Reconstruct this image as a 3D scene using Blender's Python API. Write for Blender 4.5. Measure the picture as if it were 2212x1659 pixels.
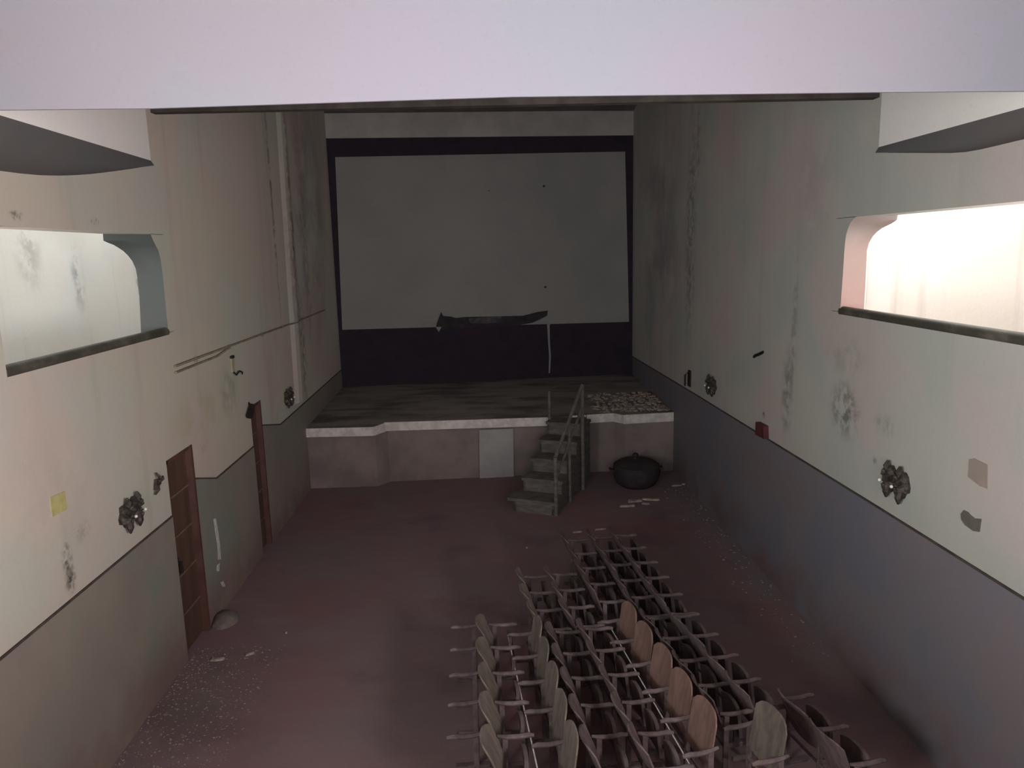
import bpy, bmesh, math, random
from mathutils import Vector, Matrix
random.seed(7)
for o in list(bpy.data.objects): bpy.data.objects.remove(o)
scene = bpy.context.scene
C = scene.collection

# ------------------------------------------------------------------ camera
IW, IH, F = 2212, 1659, 1600.0
PITCH, YAW, ROLL = 0.1765, 0.0386, -0.0244
def cam_axes():
    cp, sp, cy, sy = math.cos(PITCH), math.sin(PITCH), math.cos(YAW), math.sin(YAW)
    fwd = Vector((sy*cp, cy*cp, -sp)); right = Vector((cy, -sy, 0)); up = right.cross(fwd)
    cr, sr = math.cos(ROLL), math.sin(ROLL)
    return right*cr+up*sr, up*cr-right*sr, fwd
R_, U_, F_ = cam_axes()
cd = bpy.data.cameras.new('camera'); cam = bpy.data.objects.new('camera', cd); C.objects.link(cam)
cd.sensor_width = 36.0; cd.lens = 36.0*F/IW; cd.clip_start = 0.05; cd.clip_end = 200
M = Matrix((R_, U_, -F_)).transposed().to_4x4(); cam.matrix_world = M
scene.camera = cam
def ray(p): return R_*((p[0]-IW/2)/F) - U_*((p[1]-IH/2)/F) + F_
def onx(p, X): r = ray(p); return r*(X/r.x)
def ony(p, Y): r = ray(p); return r*(Y/r.y)
def onz(p, Z): r = ray(p); return r*(Z/r.z)

# ------------------------------------------------------------------ world, lights, exposure
w = bpy.data.worlds.new('world'); scene.world = w; w.use_nodes = True
w.node_tree.nodes['Background'].inputs[0].default_value = (0.62, 0.66, 0.75, 1)
w.node_tree.nodes['Background'].inputs[1].default_value = 0.25
vs = scene.view_settings
vs.view_transform = 'Standard'; vs.look = 'None'; vs.gamma = 1; vs.use_curve_mapping = False
vs.exposure = 0.27
def area(name, loc, aim, sx, sy, power, col):
    l = bpy.data.lights.new(name, 'AREA'); l.shape = 'RECTANGLE'; l.size = sx; l.size_y = sy; l.energy = power; l.color = col
    o = bpy.data.objects.new(name, l); C.objects.link(o); o.location = loc
    d = Vector(aim)-Vector(loc); o.rotation_euler = d.to_track_quat('-Z', 'Y').to_euler()
    return o
# daylight in the two side passages, plus unseen fills added to light the hall
area('fill_right_balcony', (4.0, -0.3, -0.75), (0, -0.3, -0.75), 2.4, 1.4, 520, (1.0, 0.93, 0.90))  # added fill out of view, brightens the left wall
area('fill_left_balcony', (-3.65, -0.3, -0.75), (0, -0.3, -0.75), 2.4, 1.4, 400, (0.95, 1.0, 0.98))  # added fill out of view, brightens the right wall
area('fill_rear', (0.2, -3.2, -0.5), (0.2, 5, -0.5), 3.4, 1.4, 240, (0.97, 0.95, 1.0))  # unseen light added behind the camera for beam and screen
area('daylight_right_passage', (4.8, 10.3, 2.7), (4.8, 10.5, -1), 1.3, 5.4, 380, (1.0, 0.97, 0.94))
area('daylight_left_passage', (-4.4, 10.6, 2.7), (-4.4, 10.8, -1), 1.3, 5.4, 125, (0.95, 0.98, 1.0))
area('fill_right_passage', (5.58, 4.2, -0.2), (0, 7.5, -0.3), 3.0, 2.6, 480, (1.0, 0.96, 0.94))  # added fill before the closed passage wall, aimed through the opening
area('fill_left_passage', (-5.18, 4.2, -0.2), (0, 7.5, -0.3), 3.0, 2.6, 380, (0.96, 0.98, 1.0))  # left counterpart, likewise added and out of view

# ------------------------------------------------------------------ materials
def lin(c): return tuple(((v/255)/12.92 if v/255 <= .04045 else ((v/255+.055)/1.055)**2.4) for v in c)
class NT:
    def __init__(s, name):
        s.m = bpy.data.materials.new(name); s.m.use_nodes = True; s.t = s.m.node_tree; s.n = s.t.nodes; s.l = s.t.links
        s.b = s.n['Principled BSDF']
        g = s.n.new('ShaderNodeNewGeometry'); s.pos = g.outputs['Position']
    def node(s, typ, **kw):
        n = s.n.new(typ)
        for k, v in kw.items(): setattr(n, k, v)
        return n
    def noise(s, scale, detail=5, rough=.6, stretch=(1, 1, 1), off=(0, 0, 0)):
        mp = s.node('ShaderNodeMapping'); mp.inputs['Scale'].default_value = stretch; mp.inputs['Location'].default_value = off
        s.l.new(s.pos, mp.inputs['Vector'])
        n = s.node('ShaderNodeTexNoise'); n.inputs['Scale'].default_value = scale; n.inputs['Detail'].default_value = detail; n.inputs['Roughness'].default_value = rough
        s.l.new(mp.outputs[0], n.inputs['Vector']); return n
    def rng(s, src, a, b, c=0, d=1):
        n = s.node('ShaderNodeMapRange'); n.interpolation_type = 'SMOOTHSTEP'
        for i, v in zip((1, 2, 3, 4), (a, b, c, d)): n.inputs[i].default_value = v
        s.l.new(src, n.inputs[0]); return n.outputs[0]
    def mul(s, a, b):
        n = s.node('ShaderNodeMath', operation='MULTIPLY')
        s.l.new(a, n.inputs[0])
        if isinstance(b, (int, float)): n.inputs[1].default_value = b
        else: s.l.new(b, n.inputs[1])
        return n.outputs[0]
    def mix(s, fac, a, b):
        n = s.node('ShaderNodeMix', data_type='RGBA')
        if isinstance(fac, (int, float)): n.inputs[0].default_value = fac
        else: s.l.new(fac, n.inputs[0])
        for i, v in ((6, a), (7, b)):
            if isinstance(v, tuple): n.inputs[i].default_value = (*v, 1)
            else: s.l.new(v, n.inputs[i])
        return n.outputs[2]
    def blob(s, c, r):
        """soft ellipsoid mask: a stain or broad tone with its own place and shape"""
        a = s.node('ShaderNodeVectorMath', operation='SUBTRACT'); s.l.new(s.pos, a.inputs[0]); a.inputs[1].default_value = c
        b = s.node('ShaderNodeVectorMath', operation='DIVIDE'); s.l.new(a.outputs[0], b.inputs[0]); b.inputs[1].default_value = r
        d = s.node('ShaderNodeVectorMath', operation='LENGTH'); s.l.new(b.outputs[0], d.inputs[0])
        return s.rng(d.outputs['Value'], 1.0, 0.2)
    def finish(s, col, rough=.85, bump=None, bs=.2, metal=0, spec=.25):
        if isinstance(col, tuple): s.b.inputs['Base Color'].default_value = (*col, 1)
        else: s.l.new(col, s.b.inputs['Base Color'])
        s.b.inputs['Roughness'].default_value = rough; s.b.inputs['Metallic'].default_value = metal
        s.b.inputs['Specular IOR Level'].default_value = spec
        if bump is not None:
            bn = s.node('ShaderNodeBump'); bn.inputs['Strength'].default_value = bs; bn.inputs['Distance'].default_value = .02
            s.l.new(bump, bn.inputs['Height']); s.l.new(bn.outputs[0], s.b.inputs['Normal'])
        return s.m
def simple(name, c1, c2=None, scale=6, rough=.8, stretch=(1, 1, 1), a=.35, b=.65, bs=.15, metal=0, spec=.25):
    t = NT(name); c1 = lin(c1); c2 = lin(c2) if c2 else tuple(v*.75 for v in c1)
    n = t.noise(scale, stretch=stretch)
    col = t.mix(t.rng(n.outputs['Fac'], a, b), c1, c2)
    return t.finish(col, rough, n.outputs['Fac'], bs, metal, spec)
def wall_mat(name, base, warm, cool, stains_tones, streaks=.22):
    t = NT(name)
    big = t.noise(.55, 3, .5); big2 = t.noise(.8, 3, .5, off=(5, 3, 9)); fine = t.noise(9, 6, .65)
    col = t.mix(t.rng(big.outputs['Fac'], .42, .62), lin(base), lin(warm))
    col = t.mix(t.mul(t.rng(big2.outputs['Fac'], .45, .65), .6), col, lin(cool))
    st = t.noise(2.2, 5, .6, stretch=(1, 1, .07))
    col = t.mix(t.mul(t.rng(st.outputs['Fac'], .52, .75), streaks), col, lin((120, 112, 104)))
    gr = t.noise(34, 3, .7)
    col = t.mix(t.mul(t.rng(gr.outputs['Fac'], .55, .8), .14), col, lin((110, 104, 98)))
    for c, r, k, dark, sc in stains_tones:
        n = t.noise(sc, 5, .65, off=(c[1], c[2], c[0]))
        m = t.mul(t.mul(t.blob(c, r), t.rng(n.outputs['Fac'], .38, .62)), k)
        col = t.mix(m, col, lin(dark))
    return t.finish(col, .9, fine.outputs['Fac'], .12)
XL, XR, ZF = -3.4, 3.75, -4.4
def SL(px, ry, rz, k, dark=(96, 88, 80), sc=6): p = onx(px, XL); return ((XL, p.y, p.z), (.6, ry, rz), k, dark, sc)
def SR(px, ry, rz, k, dark=(96, 90, 84), sc=6): p = onx(px, XR); return ((XR, p.y, p.z), (.6, ry, rz), k, dark, sc)
M_WL = wall_mat('limewash_left', (190, 182, 168), (192, 177, 168), (180, 183, 174), [
    SL((586, 420), .10, 2.9, .7, (92, 80, 72)), SL((618, 420), .14, 2.9, .75, (84, 70, 66)), SL((630, 560), .5, 2.2, .6, (88, 76, 74)), SL((655, 760), .35, 1.5, .6, (84, 74, 70)),
    SL((146, 1212), .10, .22, .95, (80, 76, 72), 14), SL((152, 1250), .11, .16, .95, (70, 66, 62), 16), SL((175, 1150), .2, .12, .4, (110, 104, 98), 18),
    SL((495, 850), .5, .45, .45, (120, 116, 84), 4), SL((430, 900), 1.2, .5, .35, (160, 156, 120), 3), SL((130, 1090), 1., .9, .15, (150, 140, 130), 3),
    SL((668, 480), 2.6, 3.6, .5, (112, 100, 106), .5), SL((655, 500), .4, 3.2, .4, (98, 86, 90), 5), SL((440, 970), .12, .06, .5, (110, 100, 90), 10), SL((35, 465), .12, .05, .8, (90, 84, 78), 20), SL((205, 478), .1, .04, .7, (90, 84, 78), 20)])  # the widest blob darkens the wall towards the screen end
M_WR = wall_mat('limewash_right', (182, 180, 173), (187, 175, 171), (170, 176, 170), [
    SR((1492, 500), .45, 2.8, .6, (92, 82, 86)), SR((1510, 300), .25, .9, .5, (128, 94, 88)), SR((1700, 850), .22, .75, .65, (104, 96, 86)), SR((1715, 720), .12, 1.4, .5, (120, 112, 100)),
    SR((1825, 885), .42, .40, .8, (98, 98, 88), 7), SR((1912, 918), .3, .14, .45, (120, 116, 108), 9), SR((1830, 770), .6, .3, .3, (120, 122, 104), 5),
    SR((1890, 995), .06, .06, .6, (110, 104, 100), 12), SR((1650, 897), .07, .07, .95, (70, 60, 56), 8), SR((1760, 400), .8, 1., .25, (140, 136, 130), 3),
    SR((1425, 500), 3.0, 3.8, .5, (116, 108, 114), .5)])  # wide blob, darker towards the screen end
M_PASS = wall_mat('passage_plaster', (214, 214, 210), (208, 204, 198), (204, 210, 212), [
    ((-5.2, 9.9, -.2), (.6, .2, .55), .7, (130, 134, 136), 5), ((-5.2, 11.6, -.3), (.6, .10, .5), .85, (116, 120, 150), 9), ((-5.2, 8.9, .2), (.6, .35, .7), .55, (150, 152, 150), 4)], .25)
M_BEAM = wall_mat('beam_plaster', (147, 143, 155), (147, 142, 152), (140, 145, 154), [], .0)
M_FASCIA = wall_mat('lit_white_fascia', (252, 246, 244), (252, 245, 241), (248, 245, 246), [], .02)  # extra white puts the brightness of the lit face into the colour
M_SOFFIT = wall_mat('shaded_grey_soffit', (100, 98, 100), (100, 95, 95), (93, 98, 100), [], .1)  # grey carries the shade of the down-facing underside
M_JAMBSHADE = wall_mat('shaded_jamb', (78, 80, 78), (78, 77, 75), (71, 78, 76), [], .1)  # darker grey stands for the shade on the backlit left jamb
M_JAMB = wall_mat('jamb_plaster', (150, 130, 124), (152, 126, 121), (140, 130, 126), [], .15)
M_CEIL = simple('ceiling_plaster', (120, 112, 112), (104, 98, 98), 2)
M_TIE = simple('dark_tie_beam', (82, 74, 70), (66, 58, 56), 5)
def dado_mat(name, a, b, c, red):
    t = NT(name); n1 = t.noise(.8, 4, .55); n2 = t.noise(1.1, 4, .6, off=(3, 8, 1)); f = t.noise(8, 6, .7, stretch=(1, 1, .4))
    col = t.mix(t.rng(n1.outputs['Fac'], .4, .62), lin(a), lin(b)); col = t.mix(t.mul(t.rng(n2.outputs['Fac'], .48, .68), .7), col, lin(c))
    col = t.mix(t.mul(t.rng(f.outputs['Fac'], .5, .8), .35), col, lin((128, 122, 116)))
    sp = t.node('ShaderNodeSeparateXYZ'); t.l.new(t.pos, sp.inputs[0])
    rise = t.rng(sp.outputs['Z'], -3.55, -4.35); m = t.mul(t.mul(rise, t.rng(n2.outputs['Fac'], .3, .6)), .75)   # red floor paint splashed up the dado foot
    col = t.mix(m, col, lin(red))
    return t.finish(col, .7, f.outputs['Fac'], .15, spec=.3)
M_DL = dado_mat('dado_paint_left', (138, 130, 120), (132, 122, 116), (122, 130, 120), (120, 92, 90))
M_DR = dado_mat('dado_paint_right', (122, 115, 122), (114, 114, 126), (126, 114, 116), (112, 88, 90))
def floor_mat():
    t = NT('red_oxide_floor'); n1 = t.noise(.7, 5, .6); n2 = t.noise(.45, 3, .5, off=(4, 1, 0)); f = t.noise(14, 6, .75); d = t.noise(2.5, 5, .65, stretch=(.5, 1.6, 1))
    col = t.mix(t.rng(n1.outputs['Fac'], .38, .62), lin((140, 112, 117)), lin((136, 118, 122)))
    col = t.mix(t.mul(t.rng(n2.outputs['Fac'], .5, .68), .6), col, lin((146, 102, 106)))
    col = t.mix(t.mul(t.rng(d.outputs['Fac'], .48, .75), .55), col, lin((142, 130, 128)))
    col = t.mix(t.mul(t.rng(f.outputs['Fac'], .58, .8), .3), col, lin((104, 84, 90)))
    wet = t.noise(.9, 4, .6, off=(9, 2, 0)); col = t.mix(t.mul(t.rng(wet.outputs['Fac'], .52, .7), .5), col, lin((108, 90, 98)))
    m = t.blob((3.75, 9.5, ZF), (.45, 5.5, .5)); col = t.mix(t.mul(m, .55), col, lin((132, 128, 130)))       # lime dust along the right wall foot
    col = t.mix(t.mul(t.mul(t.blob((-3.0, 7.0, ZF), (.9, 1.1, .5)), t.rng(f.outputs['Fac'], .4, .6)), .7), col, lin((120, 112, 104)))
    return t.finish(col, .75, f.outputs['Fac'], .3, spec=.3)
M_FLOOR = floor_mat()
M_STAGE = simple('stage_dust_floor', (150, 142, 136), (104, 98, 96), 1.3, .95, (.5, 1.4, 1), .4, .66, .3)
M_STFRONT = simple('stage_front_plaster', (142, 128, 124), (120, 110, 106), 1.1, .9)
M_LIP = simple('white_lip_paint', (222, 214, 210), (196, 188, 182), 7, .8)
M_SCREEN = simple('screen_white_paint', (150, 147, 144), (142, 140, 138), .8, .85, bs=.05)
M_BLACK = simple('black_border_paint', (60, 50, 60), (52, 46, 56), 3, .9, spec=.1)
M_PELMET = simple('pelmet_white', (186, 180, 176), (172, 168, 164), 2, .85)
M_CLOTH = simple('torn_dark_cloth', (50, 47, 50), (62, 59, 61), 6, .95)
M_GREYTAPE = simple('grey_lining', (96, 90, 94), (70, 66, 70), 9, .9)
M_DOOR = simple('brown_door_paint', (92, 68, 56), (78, 57, 50), 3, .6, (2, 2, .3), spec=.4)
M_DOORF = simple('door_frame_paint', (94, 66, 60), (80, 56, 52), 4, .6)
M_BATTEN = simple('worn_batten', (122, 96, 82), (104, 80, 68), 8, .7)
M_IRON = simple('dark_iron', (52, 48, 46), (38, 34, 34), 12, .6, metal=.3)
M_RAIL = simple('rail_green_brown', (70, 68, 60), (104, 98, 88), 5, .6, (1, .6, 1), .45, .75)
M_SCONCE = simple('tarnished_metal', (88, 80, 74), (56, 50, 47), 26, .55, metal=.35, bs=.5)
M_BULB = simple('bulb_glass', (240, 236, 230), (228, 224, 218), 4, .15, spec=.6)
M_YEL = simple('yellow_card', (186, 176, 120), (168, 160, 112), 10, .8)
M_PATCHP = simple('pinkish_patch', (160, 142, 134), (148, 136, 128), 6, .9)
M_PATCHG = simple('grey_patch', (112, 106, 98), (98, 94, 88), 9, .9)
M_RED = simple('red_box_paint', (92, 46, 48), (76, 38, 42), 8, .6)
M_CABLE = simple('conduit_grey', (150, 142, 120), (126, 118, 100), 8, .7)
M_DRIP = simple('white_paint_run', (206, 202, 200), (180, 176, 176), 20, .7)
M_CHIP = simple('pale_rubble', (176, 168, 160), (132, 122, 114), 12, .9)
M_CHIPD = simple('brown_rubble', (138, 122, 114), (160, 146, 136), 14, .9)
M_POT = simple('sooty_vessel', (66, 58, 58), (50, 46, 52), 6, .75)
M_STAIR = simple('stair_grey_wood', (116, 110, 105), (94, 90, 86), 5, .85, (1, 1, 4))
M_PANEL = simple('pale_board', (168, 165, 162), (156, 153, 152), 2, .85)
M_SEATIRON = simple('seat_iron_dusty', (122, 108, 108), (100, 88, 90), 16, .75, metal=.1)
M_PLYBACK = simple('plywood_back', (140, 108, 102), (118, 94, 88), 5, .65, (1, 4, 1), spec=.35)
M_PLYPALE = simple('pale_plywood_back', (122, 112, 104), (102, 92, 88), 6, .8, (1, 3, 1))  # paler tone holds the hazy reflection over the left rows
M_PLYDARK = simple('dark_plywood_back', (114, 99, 99), (92, 79, 81), 7, .75, (1, 3, 1))
M_SEATPAD = simple('seat_ply', (108, 95, 95), (88, 77, 78), 9, .7)

# ------------------------------------------------------------------ mesh helpers
def obj(name, bm, mat, parent=None, smooth=False):
    me = bpy.data.meshes.new(name); bmesh.ops.recalc_face_normals(bm, faces=bm.faces); bm.to_mesh(me); bm.free()
    me.materials.append(mat)
    if smooth:
        for p in me.polygons: p.use_smooth = True
        try: me.set_sharp_from_angle(angle=math.radians(40))
        except Exception: pass
    o = bpy.data.objects.new(name, me); C.objects.link(o)
    if parent is not None: o.parent = parent
    return o
def tag(o, label=None, cat=None, group=None, kind=None):
    if label: o['label'] = label
    if cat: o['category'] = cat
    if group: o['group'] = group
    if kind: o['kind'] = kind
    return o
def struct(o, label=None): o['kind'] = 'structure'; return tag(o, label)
def empty(name, loc=(0, 0, 0)):
    o = bpy.data.objects.new(name, None); o.empty_display_size = .1; C.objects.link(o); o.location = loc; return o
def under(o, root):      # parent a world-space mesh to an Empty that stands at root.location
    o.parent = root
    o.location = o.location - root.location
    return o
def box(bm, a, b, bev=0):
    x0, y0, z0 = a; x1, y1, z1 = b
    v = [bm.verts.new(p) for p in ((x0,y0,z0),(x1,y0,z0),(x1,y1,z0),(x0,y1,z0),(x0,y0,z1),(x1,y0,z1),(x1,y1,z1),(x0,y1,z1))]
    fs = [bm.faces.new([v[i] for i in q]) for q in ((0,3,2,1),(4,5,6,7),(0,1,5,4),(1,2,6,5),(2,3,7,6),(3,0,4,7))]
    if bev: bmesh.ops.bevel(bm, geom=list({e for f in fs for e in f.edges}), offset=bev, segments=2, affect='EDGES', profile=.5)
def boxbm(a, b, bev=0): bm = bmesh.new(); box(bm, a, b, bev); return bm
def prism(pts, vec):
    bm = bmesh.new(); a = [bm.verts.new(p) for p in pts]; v = Vector(vec); b = [bm.verts.new(Vector(p)+v) for p in pts]; n = len(a)
    bm.faces.new(a); bm.faces.new(b[::-1])
    for i in range(n): bm.faces.new((a[i], a[(i+1) % n], b[(i+1) % n], b[i]))
    return bm
def tube(bm, pts, r, seg=8, cap=True):
    pts = [Vector(p) for p in pts]; rings = []
    rs = r if isinstance(r, (list, tuple)) else [r]*len(pts)
    for i, p in enumerate(pts):
        d = (pts[min(i+1, len(pts)-1)]-pts[max(i-1, 0)]).normalized()
        u = d.cross(Vector((0, 0, 1)) if abs(d.z) < .9 else Vector((1, 0, 0))).normalized(); v = d.cross(u)
        rings.append([bm.verts.new(p+(u*math.cos(2*math.pi*k/seg)+v*math.sin(2*math.pi*k/seg))*rs[i]) for k in range(seg)])
    for a, b in zip(rings, rings[1:]):
        for k in range(seg): bm.faces.new((a[k], a[(k+1) % seg], b[(k+1) % seg], b[k]))
    if cap: bm.faces.new(rings[0][::-1]); bm.faces.new(rings[-1])
def tubebm(pts, r, seg=8): bm = bmesh.new(); tube(bm, pts, r, seg); return bm
def lathe(bm, prof, seg=20, c=(0, 0, 0)):
    c = Vector(c); rings = []
    for r, z in prof: rings.append([bm.verts.new(c+Vector((r*math.cos(2*math.pi*k/seg), r*math.sin(2*math.pi*k/seg), z))) for k in range(seg)])
    for a, b in zip(rings, rings[1:]):
        for k in range(seg): bm.faces.new((a[k], a[(k+1) % seg], b[(k+1) % seg], b[k]))
    bm.faces.new(rings[0][::-1]); bm.faces.new(rings[-1])
def loft(bm, A, B, nseg=1, bulge=Vector((0, 0, 0))):
    rows = []
    for a, b in zip(A, B):
        a, b = Vector(a), Vector(b)
        rows.append([bm.verts.new(a.lerp(b, k/nseg)+bulge*math.sin(math.pi*k/nseg)) for k in range(nseg+1)])
    for r0, r1 in zip(rows, rows[1:]):
        for k in range(nseg): bm.faces.new((r0[k], r0[k+1], r1[k+1], r1[k]))
def sheet(bm, rows, thick, nrm):
    """grid of points -> solid sheet of given thickness along nrm"""
    n = Vector(nrm)*thick; A = [[bm.verts.new(p) for p in r] for r in rows]; B = [[bm.verts.new(Vector(p)+n) for p in r] for r in rows]
    H, W = len(rows), len(rows[0])
    for i in range(H-1):
        for j in range(W-1):
            bm.faces.new((A[i][j], A[i][j+1], A[i+1][j+1], A[i+1][j])); bm.faces.new((B[i][j], B[i+1][j], B[i+1][j+1], B[i][j+1]))
    for i in range(H-1):
        bm.faces.new((A[i][0], A[i+1][0], B[i+1][0], B[i][0])); bm.faces.new((A[i][-1], B[i][-1], B[i+1][-1], A[i+1][-1]))
    for j in range(W-1):
        bm.faces.new((A[0][j], B[0][j], B[0][j+1], A[0][j+1])); bm.faces.new((A[-1][j], A[-1][j+1], B[-1][j+1], B[-1][j]))
def wall_holes(x, t, ys, zs, holes):
    """wall in the plane x, thickness t (signed), cells of the ys/zs grid left open where holes (y0,y1,z0,z1) say"""
    ys = sorted(set(ys+[h[0] for h in holes]+[h[1] for h in holes])); zs = sorted(set(zs+[h[2] for h in holes]+[h[3] for h in holes]))
    bm = bmesh.new(); V = {}
    def v(i, j, k):
        if (i, j, k) not in V: V[i, j, k] = bm.verts.new((x+k*t, ys[i], zs[j]))
        return V[i, j, k]
    solid = lambda i, j: 0 <= i < len(ys)-1 and 0 <= j < len(zs)-1 and not any(h[0]-1e-6 <= ys[i] and ys[i+1] <= h[1]+1e-6 and h[2]-1e-6 <= zs[j] and zs[j+1] <= h[3]+1e-6 for h in holes)
    for i in range(len(ys)-1):
        for j in range(len(zs)-1):
            if not solid(i, j): continue
            for k in (0, 1): bm.faces.new((v(i,j,k), v(i+1,j,k), v(i+1,j+1,k), v(i,j+1,k)))
            for di, dj, a, b in ((-1,0,(0,0),(0,1)), (1,0,(1,0),(1,1)), (0,-1,(0,0),(1,0)), (0,1,(0,1),(1,1))):
                if not solid(i+di, j+dj): bm.faces.new((v(i+a[0],j+a[1],0), v(i+b[0],j+b[1],0), v(i+b[0],j+b[1],1), v(i+a[0],j+a[1],1)))
    return bm
SK = .084
def YB(x): return 18.0+SK*(x-.2)          # the screen wall stands slightly askew

# ------------------------------------------------------------------ the shell
ZT = 3.55
struct(obj('floor', boxbm((-6.2, -3.4, ZF-.2), (6.6, 19.2, ZF)), M_FLOOR), 'worn red oxide floor of the hall')
LW = (5.37, 8.30, -.77, .27); RW = (4.6, 7.80, -.70, .26)
D1 = (7.76, 8.45, ZF, -2.10); D2 = (10.68, 11.16, ZF, -2.12)
FILLGAPL = (-1.6, 1.0, -1.5, .0); FILLGAPR = (-1.6, 1.0, -1.5, .0)  # unseen openings added so the balcony fills reach the hall
struct(obj('wall_left', wall_holes(XL, -.28, [-3.4, 18.6], [ZF, ZT], [LW, D1, D2, FILLGAPL]), M_WL))
struct(obj('wall_right', wall_holes(XR, .28, [-3.4, 18.8], [ZF, ZT], [RW, FILLGAPR]), M_WR))
# screen wall
struct(obj('wall_front', prism([(XL-.3, YB(XL-.3), ZF), (XR+.3, YB(XR+.3), ZF), (XR+.3, YB(XR+.3), ZT), (XL-.3, YB(XL-.3), ZT)], (0, .4, 0)), M_PELMET))
# rear wall with an unseen opening added for the rear fill
bm = wall_holes(-3.4, -.25, [XL-.3, XR+.3], [ZF, ZT], [(-1.6, 2.0, -1.25, .25)])
for v in bm.verts: v.co = (v.co.y, v.co.x, v.co.z)
struct(obj('wall_back', bm, M_WR))
struct(obj('floor_balcony', boxbm((XL, -3.4, -1.75), (XR, .62, -1.6)), M_STFRONT))
struct(obj('wall_parapet', boxbm((XL, .5, -1.6), (XR, .62, -1.52)), M_WR))
# ceiling: flat, dipping towards the screen wall
bm = bmesh.new()
prof = [(lambda x: -3.6, 3.5), (lambda x: YB(x)-1.15, 3.5), (lambda x: YB(x)+.3, 3.08)]
for (y0, z0), (y1, z1) in zip(prof, prof[1:]):
    xa, xb = XL-.3, XR+.3
    vs_ = [bm.verts.new(p) for p in ((xa, y0(xa), z0), (xb, y0(xb), z0), (xb, y1(xb), z1+.06), (xa, y1(xa), z1))] if z1 < 3.4 else [bm.verts.new(p) for p in ((xa, y0(xa), z0), (xb, y0(xb), z0), (xb, y1(xb), z1), (xa, y1(xa), z1))]
    up = [bm.verts.new(v.co+Vector((0, 0, .3))) for v in vs_]
    bm.faces.new(vs_); bm.faces.new(up[::-1])
    for i in range(4): bm.faces.new((vs_[i], vs_[(i+1) % 4], up[(i+1) % 4], up[i]))
struct(obj('ceiling', bm, M_CEIL))
# side passages outside the two openings
def passage(side, x0, x1, tname):
    bm = bmesh.new()
    a, b = min(x0, x1), max(x0, x1)
    box(bm, (a, -1, -1.75), (b, 14, -1.6))                                   # passage floor
    struct(obj('floor_passage_'+side, bm, M_STFRONT))
    ox = x1; t = .2 if x1 > 0 else -.2
    struct(obj('wall_passage_'+side, boxbm((min(ox, ox+t), -1, -1.75), (max(ox, ox+t), 14, 3.2)), M_PASS))
    struct(obj('wall_passage_end_'+side, boxbm((a, 14, -1.75), (b, 14.2, 3.2)), M_PASS))
    struct(obj('ceiling_passage_'+side, boxbm((a, -1, 3.0), (b, 14, 3.2)), M_PASS))
passage('left', XL-.28, -5.2, 'l'); passage('right', XR+.28, 5.6, 'r')
struct(obj('trim_1', boxbm((5.5, 10.6, -1.6), (5.6, 14, 3.0), .01), simple('pinkish_pier', (222, 208, 202), (214, 204, 198), 2)))

# front beam over the view and the dark tie beam behind it
YBM = 4.6
pl = [ony(p, YBM) for p in ((-500, 244), (325, 234), (1106, 209), (1900, 199), (2700, 190))]
bot = [(XL, YBM, pl[0].z)] + [tuple(p) for p in pl[1:4]] + [(XR, YBM, pl[4].z)]
struct(obj('trim_2', prism(bot+[(XR, YBM, 3.5), (XL, YBM, 3.5)], (0, .02, 0)), M_BEAM), 'broad pale plastered beam across the balcony front')
a, b = onx((325, 243), XL), onx((1900, 210), XR)
struct(obj('trim_3', prism([a, b, b+Vector((0, 0, .5)), a+Vector((0, 0, .5))], (0, .12, 0)), M_TIE), 'dark tie beam between the side walls')

# swelling plaster fascias high on both side walls
def fascia(name, X, tip, curve_px, inner_px, Xin, sgn):
    T = onx(tip, X); I = onx(inner_px, Xin)
    I = T+(I-T)*1.12; ys = [T.y+(I.y-T.y)*k/14 for k in range(15)]
    cp = [T]+[onx(p, X) for p in curve_px]; cp.append(Vector((X, I.y-.4, cp[-1].z)))
    def wz(y):
        for p, q in zip(cp, cp[1:]):
            if q.y <= y <= p.y+1e-6:
                s = (p.y-y)/(p.y-q.y+1e-9); return p.z+(q.z-p.z)*s
        return cp[-1].z
    inner = [T.lerp(I, k/14) for k in range(15)]
    # smooth wall curve
    zs = [wz(y) for y in ys]
    for _ in range(2): zs = [zs[0]]+[(zs[i-1]+2*zs[i]+zs[i+1])/4 for i in range(1, 14)]+[zs[-1]]
    outer = [Vector((X, y, z)) for y, z in zip(ys, zs)]
    root = empty(name, T); struct(root)
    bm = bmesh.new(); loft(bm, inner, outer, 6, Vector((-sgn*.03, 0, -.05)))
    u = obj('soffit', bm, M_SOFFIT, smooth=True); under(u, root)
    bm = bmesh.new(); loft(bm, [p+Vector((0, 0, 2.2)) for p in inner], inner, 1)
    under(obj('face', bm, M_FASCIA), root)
    return root
fascia('trim_4', XL, (326, 347), [(270, 366), (210, 376), (100, 382), (0, 370)], (20, 255), -2.9, -1)
fascia('trim_5', XR, (1898, 318), [(1960, 327), (2080, 333), (2212, 300)], (2212, 232), 3.45, 1)

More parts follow.
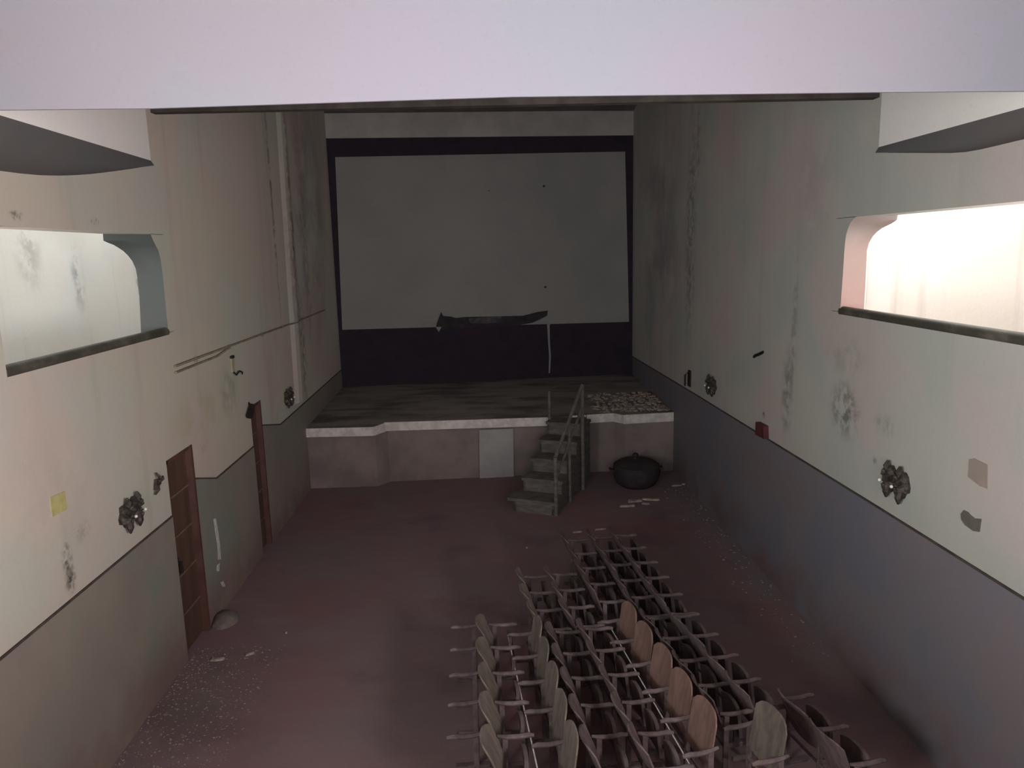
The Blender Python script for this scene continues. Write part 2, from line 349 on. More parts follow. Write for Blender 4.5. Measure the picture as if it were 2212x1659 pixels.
# flared jambs of the side openings
def jamb(name, X, Xo, front, back, yend, ztop):
    A = [onx(p, X) for p in front]; B = [onx(p, Xo) for p in back]
    def resample(P, n=16):
        L = [0]
        for p, q in zip(P, P[1:]): L.append(L[-1]+(q-p).length)
        out = []
        for k in range(n):
            s = L[-1]*k/(n-1); i = 0
            while i < len(P)-2 and L[i+1] < s: i += 1
            out.append(P[i].lerp(P[i+1], (s-L[i])/(L[i+1]-L[i]+1e-9)))
        return out
    A, B = resample(A), resample(B)
    for P in (A, B): P[-1].z = ztop+.004; P[0].z = (-.70 if X > 0 else -.77)-.004
    A2 = [Vector((X, yend, p.z)) for p in A]; B2 = [Vector((Xo, yend, p.z)) for p in B]
    bm = bmesh.new(); loft(bm, A, B, 4); loft(bm, B, B2, 1)
    r = struct(obj(name, bm, M_JAMB if X > 0 else M_JAMBSHADE, smooth=True))
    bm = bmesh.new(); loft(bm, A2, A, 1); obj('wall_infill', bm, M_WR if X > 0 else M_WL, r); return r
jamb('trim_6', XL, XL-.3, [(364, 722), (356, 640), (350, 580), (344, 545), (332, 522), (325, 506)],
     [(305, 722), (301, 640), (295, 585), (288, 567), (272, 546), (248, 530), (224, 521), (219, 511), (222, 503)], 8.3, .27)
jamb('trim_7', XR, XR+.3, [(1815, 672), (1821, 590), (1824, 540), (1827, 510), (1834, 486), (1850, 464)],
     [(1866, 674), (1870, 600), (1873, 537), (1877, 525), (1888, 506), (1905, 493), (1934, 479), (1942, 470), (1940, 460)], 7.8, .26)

# handrails on the sills
def rail(X, y0, y1, z, label):
    r = empty('handrail', (X, y0, z-.1))
    bm = tubebm([(X, y0, z), (X, (y0+y1)/2, z), (X, y1, z)], .052, 12); under(obj('bar', bm, M_RAIL, smooth=True), r)
    for yy in (y0+.25, (y0+y1)/2, y1-.3): under(obj('bracket', boxbm((X-.03, yy-.03, z-.1), (X+.03, yy+.03, z-.03), .005), M_IRON), r)
    tag(r, label, 'handrail'); return r
rail(XL-.04, 5.37, 8.17, -.765, 'dark weathered handrail on the sill of the left side opening')
rail(XR+.04, 4.7, 7.64, -.695, 'dark weathered handrail on the sill of the bright right side opening')

# dado paint panels and their dark top lines
def dado(name, X, sgn, pts, mat, parent=None):
    o = struct(obj(name, prism([(X, y, z) for y, z in pts], (sgn*.008, 0, 0)), mat)); return o
YE = YB(XL)
dl = [[(.7, ZF), (7.76, ZF), (7.76, -2.715), (4.86, -2.685), (.7, -2.68)],
      [(8.45, ZF), (10.68, ZF), (10.68, -2.715), (9.12, -2.715), (8.45, -2.51)],
      [(11.16, ZF), (YE, ZF), (YE, -2.68), (12.15, -2.73), (11.16, -2.51)]]
for i, p in enumerate(dl): dado('trim_%d' % (8+i), XL, 1, p, M_DL)
dado('trim_11', XR, -1, [(.7, ZF), (YB(XR), ZF), (YB(XR), -2.66), (12.8, -2.57), (6.6, -2.5), (.7, -2.46)], M_DR)
def topline(name, X, sgn, pts):
    bm = bmesh.new()
    for (y0, z0), (y1, z1) in zip(pts, pts[1:]):
        v = [(X, y0, z0-.008), (X, y1, z1-.008), (X, y1, z1+.012), (X, y0, z0+.012)]
        a = [bm.verts.new(q) for q in v]; b = [bm.verts.new(Vector(q)+Vector((sgn*.011, 0, 0))) for q in v]
        bm.faces.new(a); bm.faces.new(b[::-1])
        for i in range(4): bm.faces.new((a[i], a[(i+1) % 4], b[(i+1) % 4], b[i]))
    struct(obj(name, bm, M_TIE))
topline('trim_12', XL, 1, dl[0][2:][::-1]); topline('trim_13', XL, 1, dl[1][2:]); topline('trim_14', XL, 1, [(YE, -2.68), (12.15, -2.73), (11.16, -2.51)])
topline('trim_15', XR, -1, [(YB(XR), -2.66), (12.8, -2.57), (6.6, -2.5), (.7, -2.46)])

# pilaster and ridges on the far ends of the side walls
bm = prism([(XL, 13.2, -2.6), (XL+.05, 13.32, -2.6), (XL+.07, 13.5, -2.6), (XL+.05, 13.7, -2.6), (XL, 13.85, -2.6)], (0, .25, 6.1))
struct(obj('trim_16', bm, M_WL))

# ------------------------------------------------------------------ doors
def door(name, hole, handle):
    y0, y1, z0, z1 = hole; X = XL-.06; r = empty(name, (X, y0, z0)); struct(r)
    under(obj('leaf', boxbm((X-.04, y0+.05, z0+.02), (X, y1-.05, z1-.05), .004), M_DOOR), r)
    fr = bmesh.new(); box(fr, (X-.08, y0, z0), (X+.05, y0+.05, z1)); box(fr, (X-.08, y1-.05, z0), (XL+.012, y1, z1)); box(fr, (X-.08, y0, z1-.05), (X+.05, y1, z1))
    under(obj('frame', fr, M_DOORF), r)
    for k in (.2, .4, .6, .8):
        zz = z0+(z1-z0)*k; under(obj('batten', boxbm((X, y0+.06, zz-.012), (X+.012, y1-.06, zz+.012), .003), M_BATTEN), r)
    if handle:
        h = obj('handle', tubebm([(X, y0+.13, -3.42), (X+.05, y0+.13, -3.42), (X+.05, y0+.13, -3.30), (X, y0+.13, -3.30)], .014), M_IRON, smooth=True); under(h, r)
        under(obj('lock_plate', boxbm((X, y0+.08, -3.46), (X+.006, y0+.18, -3.26), .002), M_IRON), r)
door('door_1', D1, True); door('door_2', D2, False)
struct(obj('wall_door_backing', boxbm((XL-.34, 7.5, ZF), (XL-.29, 11.4, -2.0)), M_TIE))

# ------------------------------------------------------------------ stage
ZS = -3.2
lip = [(-3.4, 13.84), (-2.13, 13.78), (-1.95, 14.10), (1.24, 14.08), (2.55, 14.26), (2.70, 14.06), (3.75, 14.16)]
stg = [(x, y, ZS) for x, y in lip]+[(XR, YB(XR), ZS+.1), (XL, YB(XL), ZS+.1)]
bm = bmesh.new(); a = [bm.verts.new(p) for p in stg]; b = [bm.verts.new((p[0], p[1], ZS-.16)) for p in stg]; n = len(a)
bm.faces.new(a); bm.faces.new(b[::-1])
for i in range(n): bm.faces.new((a[i], a[(i+1) % n], b[(i+1) % n], b[i]))
stage = struct(obj('floor_stage', bm, M_STAGE))
def lipboard(p, q, z0, z1, th=.03):
    p, q = Vector((*p, 0)), Vector((*q, 0)); d = (q-p).normalized(); nrm = Vector((d.y, -d.x, 0))*th
    pts = [p+Vector((0, 0, z0)), q+Vector((0, 0, z0)), q+Vector((0, 0, z1)), p+Vector((0, 0, z1))]
    return obj('lip_board', prism(pts, nrm), M_LIP, stage)
lipboard(lip[0], lip[1], -3.37, -3.20); lipboard(lip[1], lip[2], -3.37, -3.20); lipboard(lip[2], (1.24, 14.08), -3.36, -3.19)
lipboard((1.45, 14.11), (1.68, 14.14), -3.36, -3.27); lipboard((1.74, 14.15), (1.86, 14.165), -3.36, -3.28); lipboard((1.70, 14.15), (1.98, 14.18), -3.225, -3.19)
lipboard((2.0, 14.185), lip[4], -3.36, -3.19); lipboard(lip[4], lip[5], -3.36, -3.19); lipboard(lip[5], (3.72, 14.16), -3.37, -3.19)
wf = [(-3.4, 13.87), (-2.1, 13.87), (-1.9, 14.13), (2.58, 14.30), (2.75, 14.12), (3.75, 14.2)]
bm = bmesh.new()
for (x0, y0), (x1, y1) in zip(wf, wf[1:]):
    q = [(x0, y0, ZF), (x1, y1, ZF), (x1, y1, ZS-.15), (x0, y0, ZS-.15)]
    a = [bm.verts.new(p) for p in q]; b = [bm.verts.new(Vector(p)+Vector((0, .15, 0))) for p in q]
    bm.faces.new(a); bm.faces.new(b[::-1])
    for i in range(4): bm.faces.new((a[i], a[(i+1) % 4], b[(i+1) % 4], b[i]))
struct(obj('wall_stage', bm, M_STFRONT))
tag(obj('board', prism([(-.14, 14.17, ZF), (.54, 14.2, ZF), (.55, 14.2, -3.42), (-.12, 14.17, -3.42)], (0, -.03, 0)), M_PANEL), 'pale upright board leaning flat against the stage front', 'board')

# ------------------------------------------------------------------ screen wall
def bw(x, z, off=0): return (x, YB(x)-off, z)
scr = empty('projection_screen', bw(.2, -1.75)); tag(scr, 'wide off-white cinema screen framed by a painted black border', 'screen')
under(obj('surface', prism([bw(-3.31, -1.72), bw(3.65, -1.78), bw(3.54, 2.29), bw(-3.22, 2.22)], (0, -.05, 0)), M_SCREEN), scr)
under(obj('border', prism([bw(-3.4, 2.22), bw(3.74, 2.29), bw(3.74, 2.66), bw(-3.4, 2.63)], (0, -.03, 0)), M_BLACK), scr)
under(obj('border', prism([bw(-3.4, -1.72), bw(-3.31, -1.72), bw(-3.22, 2.22), bw(-3.4, 2.22)], (0, -.03, 0)), M_BLACK), scr)
under(obj('border', prism([bw(3.65, -1.78), bw(3.74, -1.78), bw(3.74, 2.29), bw(3.54, 2.29)], (0, -.03, 0)), M_BLACK), scr)
under(obj('border', prism([bw(-3.4, -3.1), bw(3.74, -3.1), bw(3.74, -1.78), bw(-3.4, -1.72)], (0, -.03, 0)), M_BLACK), scr)
struct(obj('trim_18', prism([bw(-3.4, 2.64), bw(3.75, 2.67), bw(3.75, 3.3), bw(-3.4, 3.3)], (0, -.02, 0)), M_PELMET))
def onb(p, off=.06): r = ray(p); t = (18-SK*.2-off)/(r.y-SK*r.x); return r*t
flap = empty('torn_cloth', onb((1060, 705), .06)); tag(flap, 'torn dark cloth strip hanging over the bottom edge of the screen', 'cloth')
def flat(px, off, th, name, mat, root):
    return under(obj(name, prism([onb(p, off) for p in px], (0, -th, 0)), mat), root)
flat([(940, 712), (945, 695), (953, 674), (957, 682), (975, 684), (985, 687), (1000, 685), (1130, 682), (1142, 679), (1160, 674), (1183, 671), (1181, 682), (1165, 690), (1150, 697), (1120, 702), (1040, 705), (960, 712)], .06, .03, 'strip', M_CLOTH, flap)
flat([(1012, 688), (1060, 684), (1083, 683), (1083, 696), (1050, 699), (1015, 698)], .095, .006, 'lining', M_GREYTAPE, flap)
flat([(941, 706), (954, 706), (948, 717)], .075, .02, 'torn_corner', M_SCREEN, flap)
flat([(1158, 696), (1182, 684), (1190, 696), (1188, 702), (1180, 698)], .08, .015, 'torn_corner', M_SCREEN, flap)
tag(obj('paint_run', prism([onb(p, .035) for p in ((1181, 690), (1187, 690), (1188, 740), (1190, 770), (1188, 806), (1185, 806), (1186, 770), (1184, 740))], (0, -.008, 0)), M_SCREEN), 'thin pale strip running down the black board below the screen', 'strip')
for p, r in (((1175, 402), .03), ((1178, 620), .03), ((1056, 412), .015)):
    c = onb(p, .055); bm = bmesh.new(); bmesh.ops.create_icosphere(bm, subdivisions=1, radius=r)
    for v in bm.verts: v.co = Vector((v.co.x, v.co.y*.25, v.co.z))+c
    under(obj('scuff', bm, M_IRON), scr)

# ------------------------------------------------------------------ wall fittings
def sconce(X, px, s, label):
    sg = 1 if X < 0 else -1; c = onx(px, X); r = empty('wall_sconce', c); r.rotation_euler = (0, 0, 0)
    def P(y, z, o): return c+Vector((sg*o, y*s, z*s))
    rnd = random.Random(int(c.y*100))
    for k, yo in enumerate((-.10, .10)):
        ring = []
        for i in range(14):
            a = 2*math.pi*i/14; rad = (.115 if i % 3 else .088)*rnd.uniform(.88, 1.1)
            ring.append((yo+rad*math.cos(a)*.95, rad*math.sin(a)*1.05))
        bm = bmesh.new(); prev = None
        for o, k2 in ((0, 1.0), (.03, 1.05), (.06, .8), (.075, .4)):
            cur = [bm.verts.new(P(yo+(y-yo)*k2, z*k2, o*(1+.3*((i*7) % 3-1)))) for i, (y, z) in enumerate(ring)]
            if prev:
                for i in range(14): bm.faces.new((prev[i], prev[(i+1) % 14], cur[(i+1) % 14], cur[i]))
            else: bm.faces.new(cur[::-1])
            prev = cur
        bm.faces.new(prev); under(obj('rosette', bm, M_SCONCE), r)
        under(obj('upper_horn', tubebm([P(yo, .06, .03), P(yo+.015, .12, .05), P(yo+.01, .165, .04)], [.035*s, .03*s, .012*s], 7), M_SCONCE), r)
        under(obj('drop', tubebm([P(yo, -.05, .04), P(yo-.01, -.12, .055), P(yo, -.175, .045)], [.04*s, .032*s, .01*s], 7), M_SCONCE), r)
        bm = bmesh.new(); bmesh.ops.create_uvsphere(bm, u_segments=10, v_segments=6, radius=.016*s)
        for v in bm.verts: v.co = v.co+P(yo+.055, -.03, .085)
        under(obj('bulb', bm, M_BULB, smooth=True), r)
    under(obj('bridge', tubebm([P(-.1, 0, .03), P(0, .02, .045), P(.1, 0, .03)], .035*s, 7), M_SCONCE), r)
    tag(r, label, 'wall lamp', 'tarnished wall sconces'); return r
sconce(XL, (278, 1106), 1.0, 'tarnished double wall sconce on the left wall beside the near brown door')
sconce(XL, (620, 858), 1.0, 'small far tarnished wall sconce on the left wall beyond the narrow far door')
sconce(XR, (1940, 1040), 1.02, 'tarnished double wall sconce on the right wall close above the dado')
sconce(XR, (1540, 832), 1.0, 'small far tarnished wall sconce on the right wall near the stage')
def plate(name, X, pxs, th, mat, label, cat, kids=()):
    sg = 1 if X < 0 else -1
    pts = [onx(p, X) for p in pxs]; c = sum(pts, Vector())/len(pts)
    r = obj(name, prism(pts, (sg*th, 0, 0)), mat); tag(r, label, cat); return r
plate('paper_card', XL, [(107, 1075), (139, 1061), (144, 1100), (112, 1117)], .006, M_YEL, 'faded yellow square card stuck on the left wall', 'card')
plate('plaster_patch', XR, [(2094, 992), (2105, 990), (2134, 1004), (2134, 1056), (2118, 1050), (2092, 1030)], .005, M_PATCHP, 'faint pinkish square patch on the right wall', 'patch')
plate('plaster_scrap', XR, [(2077, 1110), (2083, 1102), (2092, 1106), (2098, 1113), (2107, 1120), (2121, 1121), (2117, 1149), (2104, 1147), (2086, 1134), (2078, 1122)], .008, M_PATCHG, 'grey torn scrap on the right wall under the pinkish patch', 'patch')
box_ = plate('switch_box', XR, [(1643, 911), (1660, 920), (1661, 948), (1642, 938)], .07, M_RED, 'small dark red box on the right wall at the dado line', 'box')
# lid seam on the red box
p0 = onx((1652, 930), XR); obj('lid', boxbm((XR-.076, p0.y-.035, p0.z-.05), (XR-.07, p0.y+.035, p0.z+.05), .004), M_RED, box_)
# bracket beside the near door, spot lamp at the far door, bracket by the stage
c = onx((336, 1042), XL); r = empty('wall_bracket', c); tag(r, 'dark broken three-armed bracket on the left wall beside the near door', 'bracket')
under(obj('hub', prism([c+Vector((0, -.07, -.06)), c+Vector((0, .05, -.03)), c+Vector((0, .07, .02)), c+Vector((0, -.03, .04))], (.035, 0, 0)), M_SCONCE), r)
for d in ((-.1, -.1), (.11, .03), (-.03, .11)): under(obj('arm', tubebm([c+Vector((.02, 0, 0)), c+Vector((.05, d[0]*.6, d[1]*.6)), c+Vector((.03, d[0], d[1]))], [.02, .016, .01], 7), M_SCONCE), r)
c = onx((533, 882), XL); r = empty('spot_lamp', c); tag(r, 'small dark spot lamp on the left wall at the top of the narrow far door', 'lamp')
under(obj('housing', tubebm([c+Vector((.06, -.10, -.10)), c+Vector((.06, .06, .03))], [.05, .04], 10), M_IRON, smooth=True), r)
under(obj('mount', tubebm([c+Vector((0, .10, .06)), c+Vector((.05, .04, .02))], .015, 7), M_IRON), r)
c = onx((1491, 815), XR); r = empty('wall_hook_board', c); tag(r, 'narrow dark upright bracket on the right wall beside the far sconce', 'bracket')
under(obj('back_plate', boxbm((XR-.03, c.y-.07, c.z-.17), (XR, c.y+.06, c.z+.13), .008), M_IRON), r)
under(obj('arm', tubebm([(XR-.03, c.y, c.z+.1), (XR-.1, c.y-.02, c.z+.05), (XR-.1, c.y-.02, c.z-.15)], .018, 7), M_IRON), r)
c = onx((1640, 766), XR); tag(obj('wire_stub', tubebm([onx((1629, 771), XR), onx((1636, 768), XR)+Vector((-.03, 0, 0)), onx((1642, 766), XR)+Vector((-.03, 0, 0)), onx((1650, 760), XR)], .02, 6), M_IRON), 'short bent wire stub high on the right wall', 'wire')
# conduits on the left wall
cond = empty('conduit', onx((375, 795), XL)); tag(cond, 'thin cable conduits running along the left wall toward the screen', 'conduit')
y0, y1 = 8.2, 16.2
under(obj('pipe', tubebm([(XL+.02, y0, -1.15), (XL+.02, 9.8, -1.15), (XL+.02, 13.1, -1.16), (XL+.08, 13.5, -1.16), (XL+.02, 13.95, -1.16), (XL+.02, y1, -1.14)], .014, 8), M_CABLE), cond)
under(obj('pipe', tubebm([(XL+.02, y0, -1.22), (XL+.02, 9.5, -1.22), (XL+.02, 9.95, -1.17)], .013, 8), M_CABLE), cond)
for yy in (8.8, 10.0, 11.5, 12.7, 14.8): under(obj('clip', boxbm((XL+.003, yy-.02, -1.19), (XL+.03, yy+.02, -1.13), .004), M_CABLE), cond)
c = onx((500, 788), XL); sw = empty('wall_switch', c); tag(sw, 'pale switch plate with loose wire under the conduit on the left wall', 'switch')
under(obj('plate', boxbm((XL, c.y-.05, c.z-.1), (XL+.025, c.y+.06, c.z+.09), .006), simple('pale_plate', (170, 162, 136), (156, 148, 122), 8)), sw)
under(obj('cap', boxbm((XL, c.y-.045, c.z+.085), (XL+.035, c.y+.05, c.z+.125), .006), M_IRON), sw)
q = onx((513, 806), XL); under(obj('loose_wire', tubebm([(XL+.02, c.y, c.z-.1), (XL+.04, c.y+.05, c.z-.15), (XL+.03, q.y, q.z+.03), (XL+.05, q.y+.06, q.z), (XL+.03, q.y+.1, q.z-.03)], .01, 6), M_IRON), sw)
# white paint runs on the left dado
dr = empty('paint_run', onx((473, 1180), XL)); tag(dr, 'white paint run down the dado between the two doors', 'paint run')
for px in ([(461, 1121), (466, 1120), (471, 1150), (475, 1180), (477, 1208), (471, 1209), (470, 1180), (465, 1150)], [(468, 1222), (474, 1216), (473, 1234), (468, 1234)], [(476, 1258), (482, 1255), (486, 1266), (481, 1268)]):
    under(obj('run', prism([onx(p, XL+.008) for p in px], (.004, 0, 0)), M_DRIP), dr)

# ------------------------------------------------------------------ stage stairs
st = empty('stage_steps', (.8, 12.0, ZF)); tag(st, 'small grey wooden steps with handrail leading up to the stage', 'steps')
d = Vector((.42, .91, 0)).normalized(); sd = Vector((.91, -.42, 0)).normalized(); o0 = Vector((.46, 12.17, ZF))
n = 5; run = .43; rise = 1.2/n; wid = .72
def quadbox(o, u, a, b, v, z0, z1, w0=0): # box from o along u:[a,b], v:[w0,v], z
    P = [o+u*a+sd*w0, o+u*b+sd*w0, o+u*b+sd*v, o+u*a+sd*v]
    return prism([Vector((p.x, p.y, z0)) for p in P], (0, 0, z1-z0))
for k in range(n):
    ext = .1 if k == 0 else 0
    under(obj('tread', quadbox(o0, d, k*run-.02, k*run+run, wid+.02, ZF+(k+1)*rise-.05, ZF+(k+1)*rise, -.02-ext), M_STAIR), st)
    under(obj('riser', quadbox(o0, d, k*run, k*run+.03, wid, ZF+k*rise, ZF+(k+1)*rise-.05), M_STAIR), st)
for w0 in (0, wid-.04):
    pts = [o0+sd*w0, o0+sd*w0+d*(n*run)]
    prof = [(0, 0)]+sum([[(k*run, (k+1)*rise-.05), ((k+1)*run, (k+1)*rise-.05)] for k in range(n)], [])+[(n*run, 0)]
    under(obj('stringer', prism([o0+sd*w0+d*a+Vector((0, 0, z)) for a, z in prof], sd*.04), M_STAIR), st)
def post(a, w, z0, z1, r=.028): p = o0+d*a+sd*w; under(obj('post', tubebm([(p.x, p.y, z0), (p.x, p.y, z1)], r, 8), M_STAIR), st); return Vector((p.x, p.y, z1))
a = post(.02, wid+.03, ZF, ZF+1.02, .035); b = post(1.5, wid+.05, ZF, ZF+1.98, .035); m = post(.75, wid+.04, ZF, ZF+1.5)
under(obj('rail', tubebm([a, b], .032, 8), M_STAIR), st)
under(obj('rail', tubebm([a+Vector((0, 0, -.4)), b+Vector((0, 0, -.4))], .025, 8), M_STAIR), st)
c2 = post(1.95, -.03, ZF+1.0, ZF+1.75)

# ------------------------------------------------------------------ vessel by the stage
pt = empty('lidded_vessel', (2.82, 13.35, ZF)); tag(pt, 'large dark rounded vessel with a knob standing before the right stage front', 'vessel')
bm = bmesh.new(); lathe(bm, [(.28, 0), (.37, .06), (.43, .18), (.45, .30), (.42, .38)], 22, (2.82, 13.35, ZF)); under(obj('body', bm, M_POT, smooth=True), pt)
bm = bmesh.new(); lathe(bm, [(.44, .375), (.43, .41), (.34, .47), (.18, .51), (.05, .52)], 22, (2.82, 13.35, ZF)); under(obj('lid', bm, M_POT, smooth=True), pt)
bm = bmesh.new(); lathe(bm, [(.03, .515), (.03, .55), (.06, .58), (.05, .62), (.015, .635)], 12, (2.80, 13.35, ZF)); under(obj('knob', bm, M_POT, smooth=True), pt)
for s in (-1, 1): under(obj('handle', tubebm([(2.82+s*.41, 13.28, ZF+.30), (2.82+s*.49, 13.28, ZF+.33), (2.82+s*.49, 13.42, ZF+.33), (2.82+s*.41, 13.42, ZF+.30)], .02, 7), M_POT), pt)

# ------------------------------------------------------------------ rubble
def chips(name, n, fx, fy, zfun, s0, s1, mat, label, seed, flatk=.45):
    rnd = random.Random(seed); bm = bmesh.new()
    for _ in range(n):
        x, y = fx(rnd), fy(rnd); s = rnd.uniform(s0, s1); a = rnd.uniform(0, 6.28); z = zfun(x, y)
        ring = [(math.cos(a+i*1.257)*s*rnd.uniform(.6, 1.2), math.sin(a+i*1.257)*s*rnd.uniform(.5, 1.)) for i in range(5)]
        lo = [bm.verts.new((x+p, y+q, z)) for p, q in ring]; k = rnd.uniform(.5, .8); hh = s*flatk*rnd.uniform(.6, 1.4)
        hi = [bm.verts.new((x+p*k, y+q*k, z+hh*rnd.uniform(.7, 1.2))) for p, q in ring]
        bm.faces.new(lo[::-1]); bm.faces.new(hi)
        for i in range(5): bm.faces.new((lo[i], lo[(i+1) % 5], hi[(i+1) % 5], hi[i]))
    o = obj(name, bm, mat); tag(o, label, 'rubble', kind='stuff'); return o
zst = lambda x, y: ZS+.1*(y-14.1)/(18-14.1)-.002
chips('stage_rubble', 420, lambda r: 2.2+1.5*(r.random()**.7), lambda r: 14.35+1.7*r.random()**1.4, zst, .02, .07, M_CHIPD, 'scattered plaster rubble on the right corner of the stage', 3)
chips('wall_foot_rubble', 900, lambda r: -3.38+1.0*r.random()**1.3, lambda r: 5.6+2.4*r.random(), lambda x, y: ZF-.001, .004, .016, M_CHIPD, 'crumbled plaster grit along the foot of the left wall', 5)
chips('right_foot_rubble', 160, lambda r: 3.2+.52*r.random()**.6, lambda r: 7+6.4*r.random(), lambda x, y: ZF-.001, .005, .022, M_CHIPD, 'thin plaster grit along the foot of the right wall', 6)
def shard(name, px, L, Wd, ang, label, cat='plaster piece', mat=M_CHIP, z=ZF, h=.03):
    c = onz(px, z); bm = bmesh.new(); ca, sa = math.cos(ang), math.sin(ang)
    ring = [(-.5, -.3), (-.1, -.5), (.4, -.4), (.5, .1), (.2, .5), (-.4, .4)]
    lo = [bm.verts.new((c.x+(p*L)*ca-(q*Wd)*sa, c.y+(p*L)*sa+(q*Wd)*ca, z)) for p, q in ring]
    hi = [bm.verts.new((v.co.x*.85+c.x*.15, v.co.y*.85+c.y*.15, z+h*(.8+.3*(i % 2)))) for i, v in enumerate(lo)]
    bm.faces.new(lo[::-1]); bm.faces.new(hi)
    for i in range(6): bm.faces.new((lo[i], lo[(i+1) % 6], hi[(i+1) % 6], hi[i]))
    return tag(obj(name, bm, mat), label, cat)
G1_ = 'white scraps in front of the dark vessel'
for k, (px, L, Wd, a, lab) in enumerate([
    ((1372, 1083), .30, .12, .2, 'white scrap on the floor in the middle of the scraps before the dark vessel'), ((1405, 1080), .34, .08, -.25, 'long white scrap on the floor before the dark vessel, nearest the right wall'),
    ((1355, 1094), .30, .08, .05, 'white scrap on the floor before the dark vessel, nearest the camera'), ((1395, 1089), .16, .06, -.2, 'small white scrap lying before the dark vessel')]):
    tag(shard('plaster_scrap', px, L, Wd, a, lab), group=G1_)
for px, L, Wd, a, lab in [((1462, 1049), .22, .08, .1, 'pale scrap at the wall foot right of the dark vessel'), ((1478, 1046), .12, .06, .5, 'tiny pale scrap in the corner by the right wall'), ((1247, 1150), .16, .05, .1, 'thin pale scrap on the floor just beyond the far seats, left one'),
    ((1297, 1144), .2, .04, .1, 'thin pale scrap on the floor just beyond the far seats, right one'), ((1138, 1184), .03, .03, 0, 'single white fleck on the open floor left of the far seats'), ((540, 1414), .11, .04, .5, 'white scrap on the open floor nearest the left wall'), ((618, 1368), .03, .03, 0, 'white fleck on the open floor right of the near door'),
    ((436, 1334), .05, .04, .6, 'bright white fleck on the threshold of the near door'), ((470, 1425), .16, .07, .1, 'pale crumb pile on the floor before the near door'), ((1157, 1325), .05, .05, .3, 'small white scrap among the seats of the left rows'), ((1790, 1378), .14, .05, -.9, 'pale plaster flake at the right wall foot, farther one'), ((1806, 1400), .09, .03, -.9, 'pale plaster flake at the right wall foot, nearer one')]:
    shard('plaster_scrap', px, L, Wd, a, lab, h=.02)
bm = bmesh.new(); c = onz((464, 1325), ZF)
lathe(bm, [(.16, 0), (.15, .05), (.10, .09), (.03, .11)], 14, (XL+.12, 8.62, ZF))
for v in bm.verts: v.co.y = 8.62+(v.co.y-8.62)*1.3; v.co.x = max(v.co.x, XL+.012)
tag(obj('dust_heap', bm, simple('pale_dust', (128, 118, 112), (112, 102, 98), 12, .95), smooth=True), 'low heap of pale dust at the wall beside the near door', 'dust heap')

# ------------------------------------------------------------------ seat rows
P0 = .43
PART = {}
def part_meshes():
    def mesh(bm, name, smooth=True):
        me = bpy.data.meshes.new(name); bmesh.ops.recalc_face_normals(bm, faces=bm.faces); bm.to_mesh(me); bm.free()
        if smooth:
            for p in me.polygons: p.use_smooth = True
            me.set_sharp_from_angle(angle=math.radians(40))
        return me
    # local axes: x along the row, y = facing direction, z up ; seat spans x 0..P0
    def back(key, rec, za, zb, bul, rnd_):
        rows = []; rec = math.tan(math.radians(rec))
        for i in range(9):
            t = i/8; row = []
            for j in range(11):
                s = j/10; q = abs(2*s-1)
                z0 = za+.03*q**4; z1 = zb-rnd_*q**5; z = z0+(z1-z0)*t
                row.append((.012+(P0-.024)*s, .03-(z-.40)*rec-bul*(1-q*q)*(.5+.5*t), z))
            rows.append(row)
        bm = bmesh.new(); sheet(bm, rows, .014, (0, -1, 0)); PART[key] = mesh(bm, 'backrest')
    back('backrest', 8, .40, .86, .03, .07)          # upright backs of the rows facing left
    back('backrest_low', 21, .40, .79, .055, .05)    # low, strongly reclined backs of the rows facing right
    rows = []
    for i in range(6):
        t = i/5; row = []
        for j in range(7):
            s = j/6; q = abs(2*s-1); z = .33+.28*t-.03*q**3*t
            row.append((.06+(P0-.12)*s, .165-.03*t+.012*(1-q*q), z))
        rows.append(row)
    bm = bmesh.new(); sheet(bm, rows, .03, (0, 1, 0)); PART['seat'] = mesh(bm, 'seat')
    bm = bmesh.new(); box(bm, (-.012, -.01, 0), (.012, .035, .60), .004); box(bm, (-.012, .02, .30), (.012, .16, .34), .004); box(bm, (-.03, -.10, 0), (.03, .20, .02), .005)
    PART['standard'] = mesh(bm, 'standard', False)
    bm = bmesh.new(); pts = [(0, -.05, .625), (0, .02, .607), (0, .12, .60), (0, .20, .607), (0, .245, .600)]; tube(bm, pts, [.012, .019, .02, .021, .014], 8)
    PART['armrest'] = mesh(bm, 'armrest')
part_meshes()
def variant(key, mat):
    k = (key, mat.name)
    if k not in PART:
        me = PART[key].copy(); me.materials.clear(); me.materials.append(mat); PART[k] = me
    return PART[k]
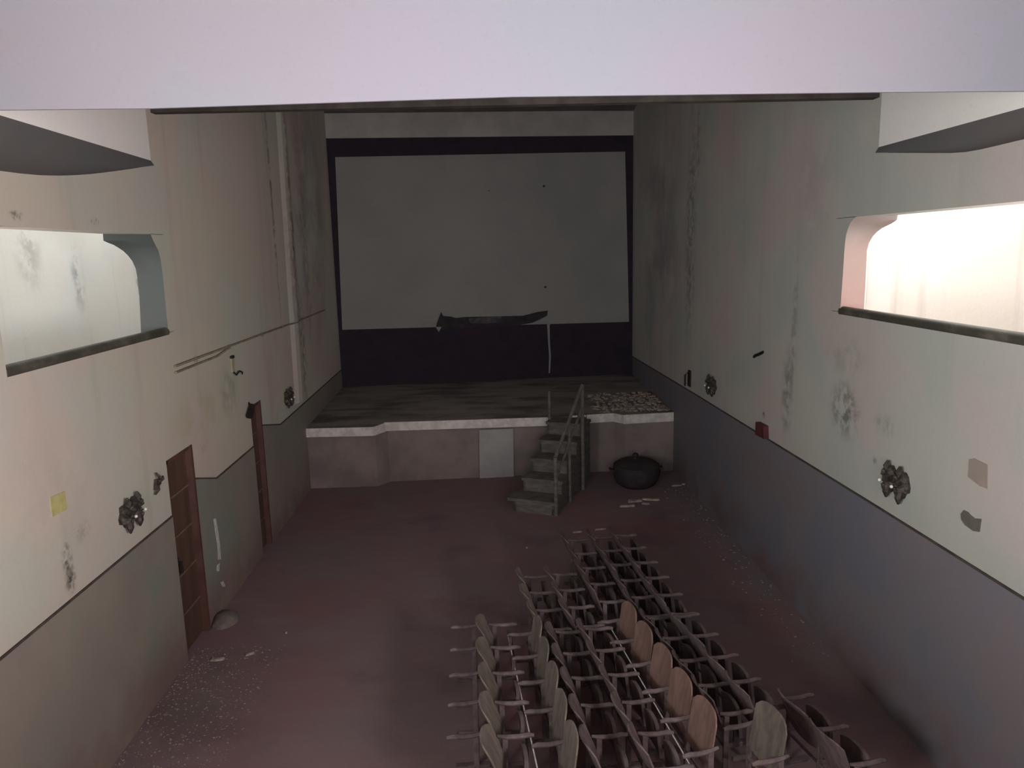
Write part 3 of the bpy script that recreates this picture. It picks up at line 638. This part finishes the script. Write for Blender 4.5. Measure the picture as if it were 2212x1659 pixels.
def gang(p, q, n, face, back, label, seats=True, rail=False, skip=(), tilt=None, iron=M_SEATIRON):
    """a bolted row: p far end, q near end (plan points at arm height), n seats, face +1 right / -1 left"""
    p, q = Vector((*p, ZF)), Vector((*q, ZF)); d = (q-p); L = d.length; d.normalize(); pitch = L/n; sx = pitch/P0
    # facing right: local x along d (towards camera), local y = +X side. d x z...
    r = empty('seat_row', p)
    yv = Vector((-d.y, d.x, 0))      # left of d ; d points to -Y so this is +X
    if face < 0: yv = -yv
    rot = Matrix(((d.x*sx, yv.x, 0), (d.y*sx, yv.y, 0), (0, 0, 1))).to_4x4()
    rnd = random.Random(int(p.x*1000+p.y*77))
    def put(name, mesh, off, parent=r, extra=None):
        o = bpy.data.objects.new(name, mesh); C.objects.link(o); o.parent = parent
        m = Matrix.Translation(d*off) @ rot
        if extra is not None: m = m @ extra
        o.matrix_local = m if parent is r else Matrix(); return o
    for i in range(n+1):
        s = put('standard', variant('standard', M_SEATIRON), i*pitch)
        a = put('armrest', variant('armrest', iron), 0, parent=s)
        a.matrix_local = Matrix.Rotation(math.radians(rnd.uniform(-3, 3)), 4, 'Z')
    for i in range(n):
        if i in skip: continue
        tl = math.radians(rnd.uniform(-1.5, 1.5))
        put('backrest', variant('backrest_low' if face > 0 else 'backrest', back), i*pitch, extra=Matrix.Translation((0, 0, .4)) @ Matrix.Rotation(tl, 4, 'X') @ Matrix.Translation((0, 0, -.4)))
        if seats: put('seat', variant('seat', M_SEATPAD), i*pitch, extra=Matrix.Translation((0, .01*rnd.uniform(-1, 1), .01*rnd.uniform(-1, 1))))
    bm = bmesh.new(); tube(bm, [yv*.01+Vector((0, 0, .30)), yv*.01+Vector((0, 0, .30))+d*L], .014, 6)
    obj('tie_bar', bm, M_SEATIRON, r)
    if rail:
        bm = bmesh.new(); a = yv*.235+Vector((0, 0, .585)); tube(bm, [a, a+d*L], .006, 6); obj('front_wire', bm, M_DRIP, r)
    tag(r, label, 'seat row', 'bolted rows of tip-up seats turned sideways'); return r
gang((1.09, 9.27), (1.235, 7.50), 4, 1, M_PLYDARK, 'short far row of tip-up seats facing right, leftmost of the three at the stage end')
gang((1.445, 9.33), (1.635, 7.13), 5, 1, M_PLYDARK, 'far row of tip-up seats facing right, middle one of the three at the stage end')
gang((1.75, 9.38), (1.925, 7.16), 5, 1, M_PLYDARK, 'far row of tip-up seats facing right, rightmost of the three at the stage end')
gang((.79, 8.24), (.915, 6.98), 3, 1, M_PLYDARK, 'three-seat row facing right, beside the leftmost stage-end row')
gang((.45, 8.2), (.57, 6.95), 3, 1, M_PLYPALE, 'pale three-seat row facing right, left of the other three-seat row')
gang((.02, 7.1), (.08, 4.85), 5, 1, M_PLYPALE, 'pale row of seats facing right at the left edge of the seat block')
gang((-.17, 7.1), (-.13, 4.9), 5, -1, M_PLYPALE, 'bare seat frames without backs, leftmost of all rows', seats=False, skip=range(9))
gang((.40, 6.90), (.56, 4.78), 5, -1, M_PLYPALE, 'row of pale plywood backs facing left, near the camera', seats=False, rail=True)
gang((.69, 6.89), (.84, 4.83), 5, 1, M_PLYDARK, 'near row of dark seats facing right, back to back with the pale plywood backs')
gang((.99, 6.93), (1.225, 4.83), 5, 1, M_PLYDARK, 'near row of dark seats facing right with a thin wire along its armrests', rail=True)
gang((1.335, 7.10), (1.66, 5.02), 5, -1, M_PLYBACK, 'row of reddish brown plywood backs facing left, large and near the camera', seats=False)
gang((1.665, 7.09), (1.90, 5.45), 4, 1, M_PLYDARK, 'near row of dark seats facing right, directly behind the reddish brown backs')
gang((1.945, 7.11), (2.21, 5.49), 4, 1, M_PLYDARK, 'near row of dark seats facing right, second beyond the reddish brown backs')
gang((2.07, 5.32), (2.15, 4.89), 1, -1, M_PLYPALE, 'single pale seat facing left at the bottom right of the block', seats=False)
gang((2.50, 5.62), (2.66, 4.78), 2, 1, M_PLYDARK, 'short two-seat row facing right at the right edge of the block near the camera')
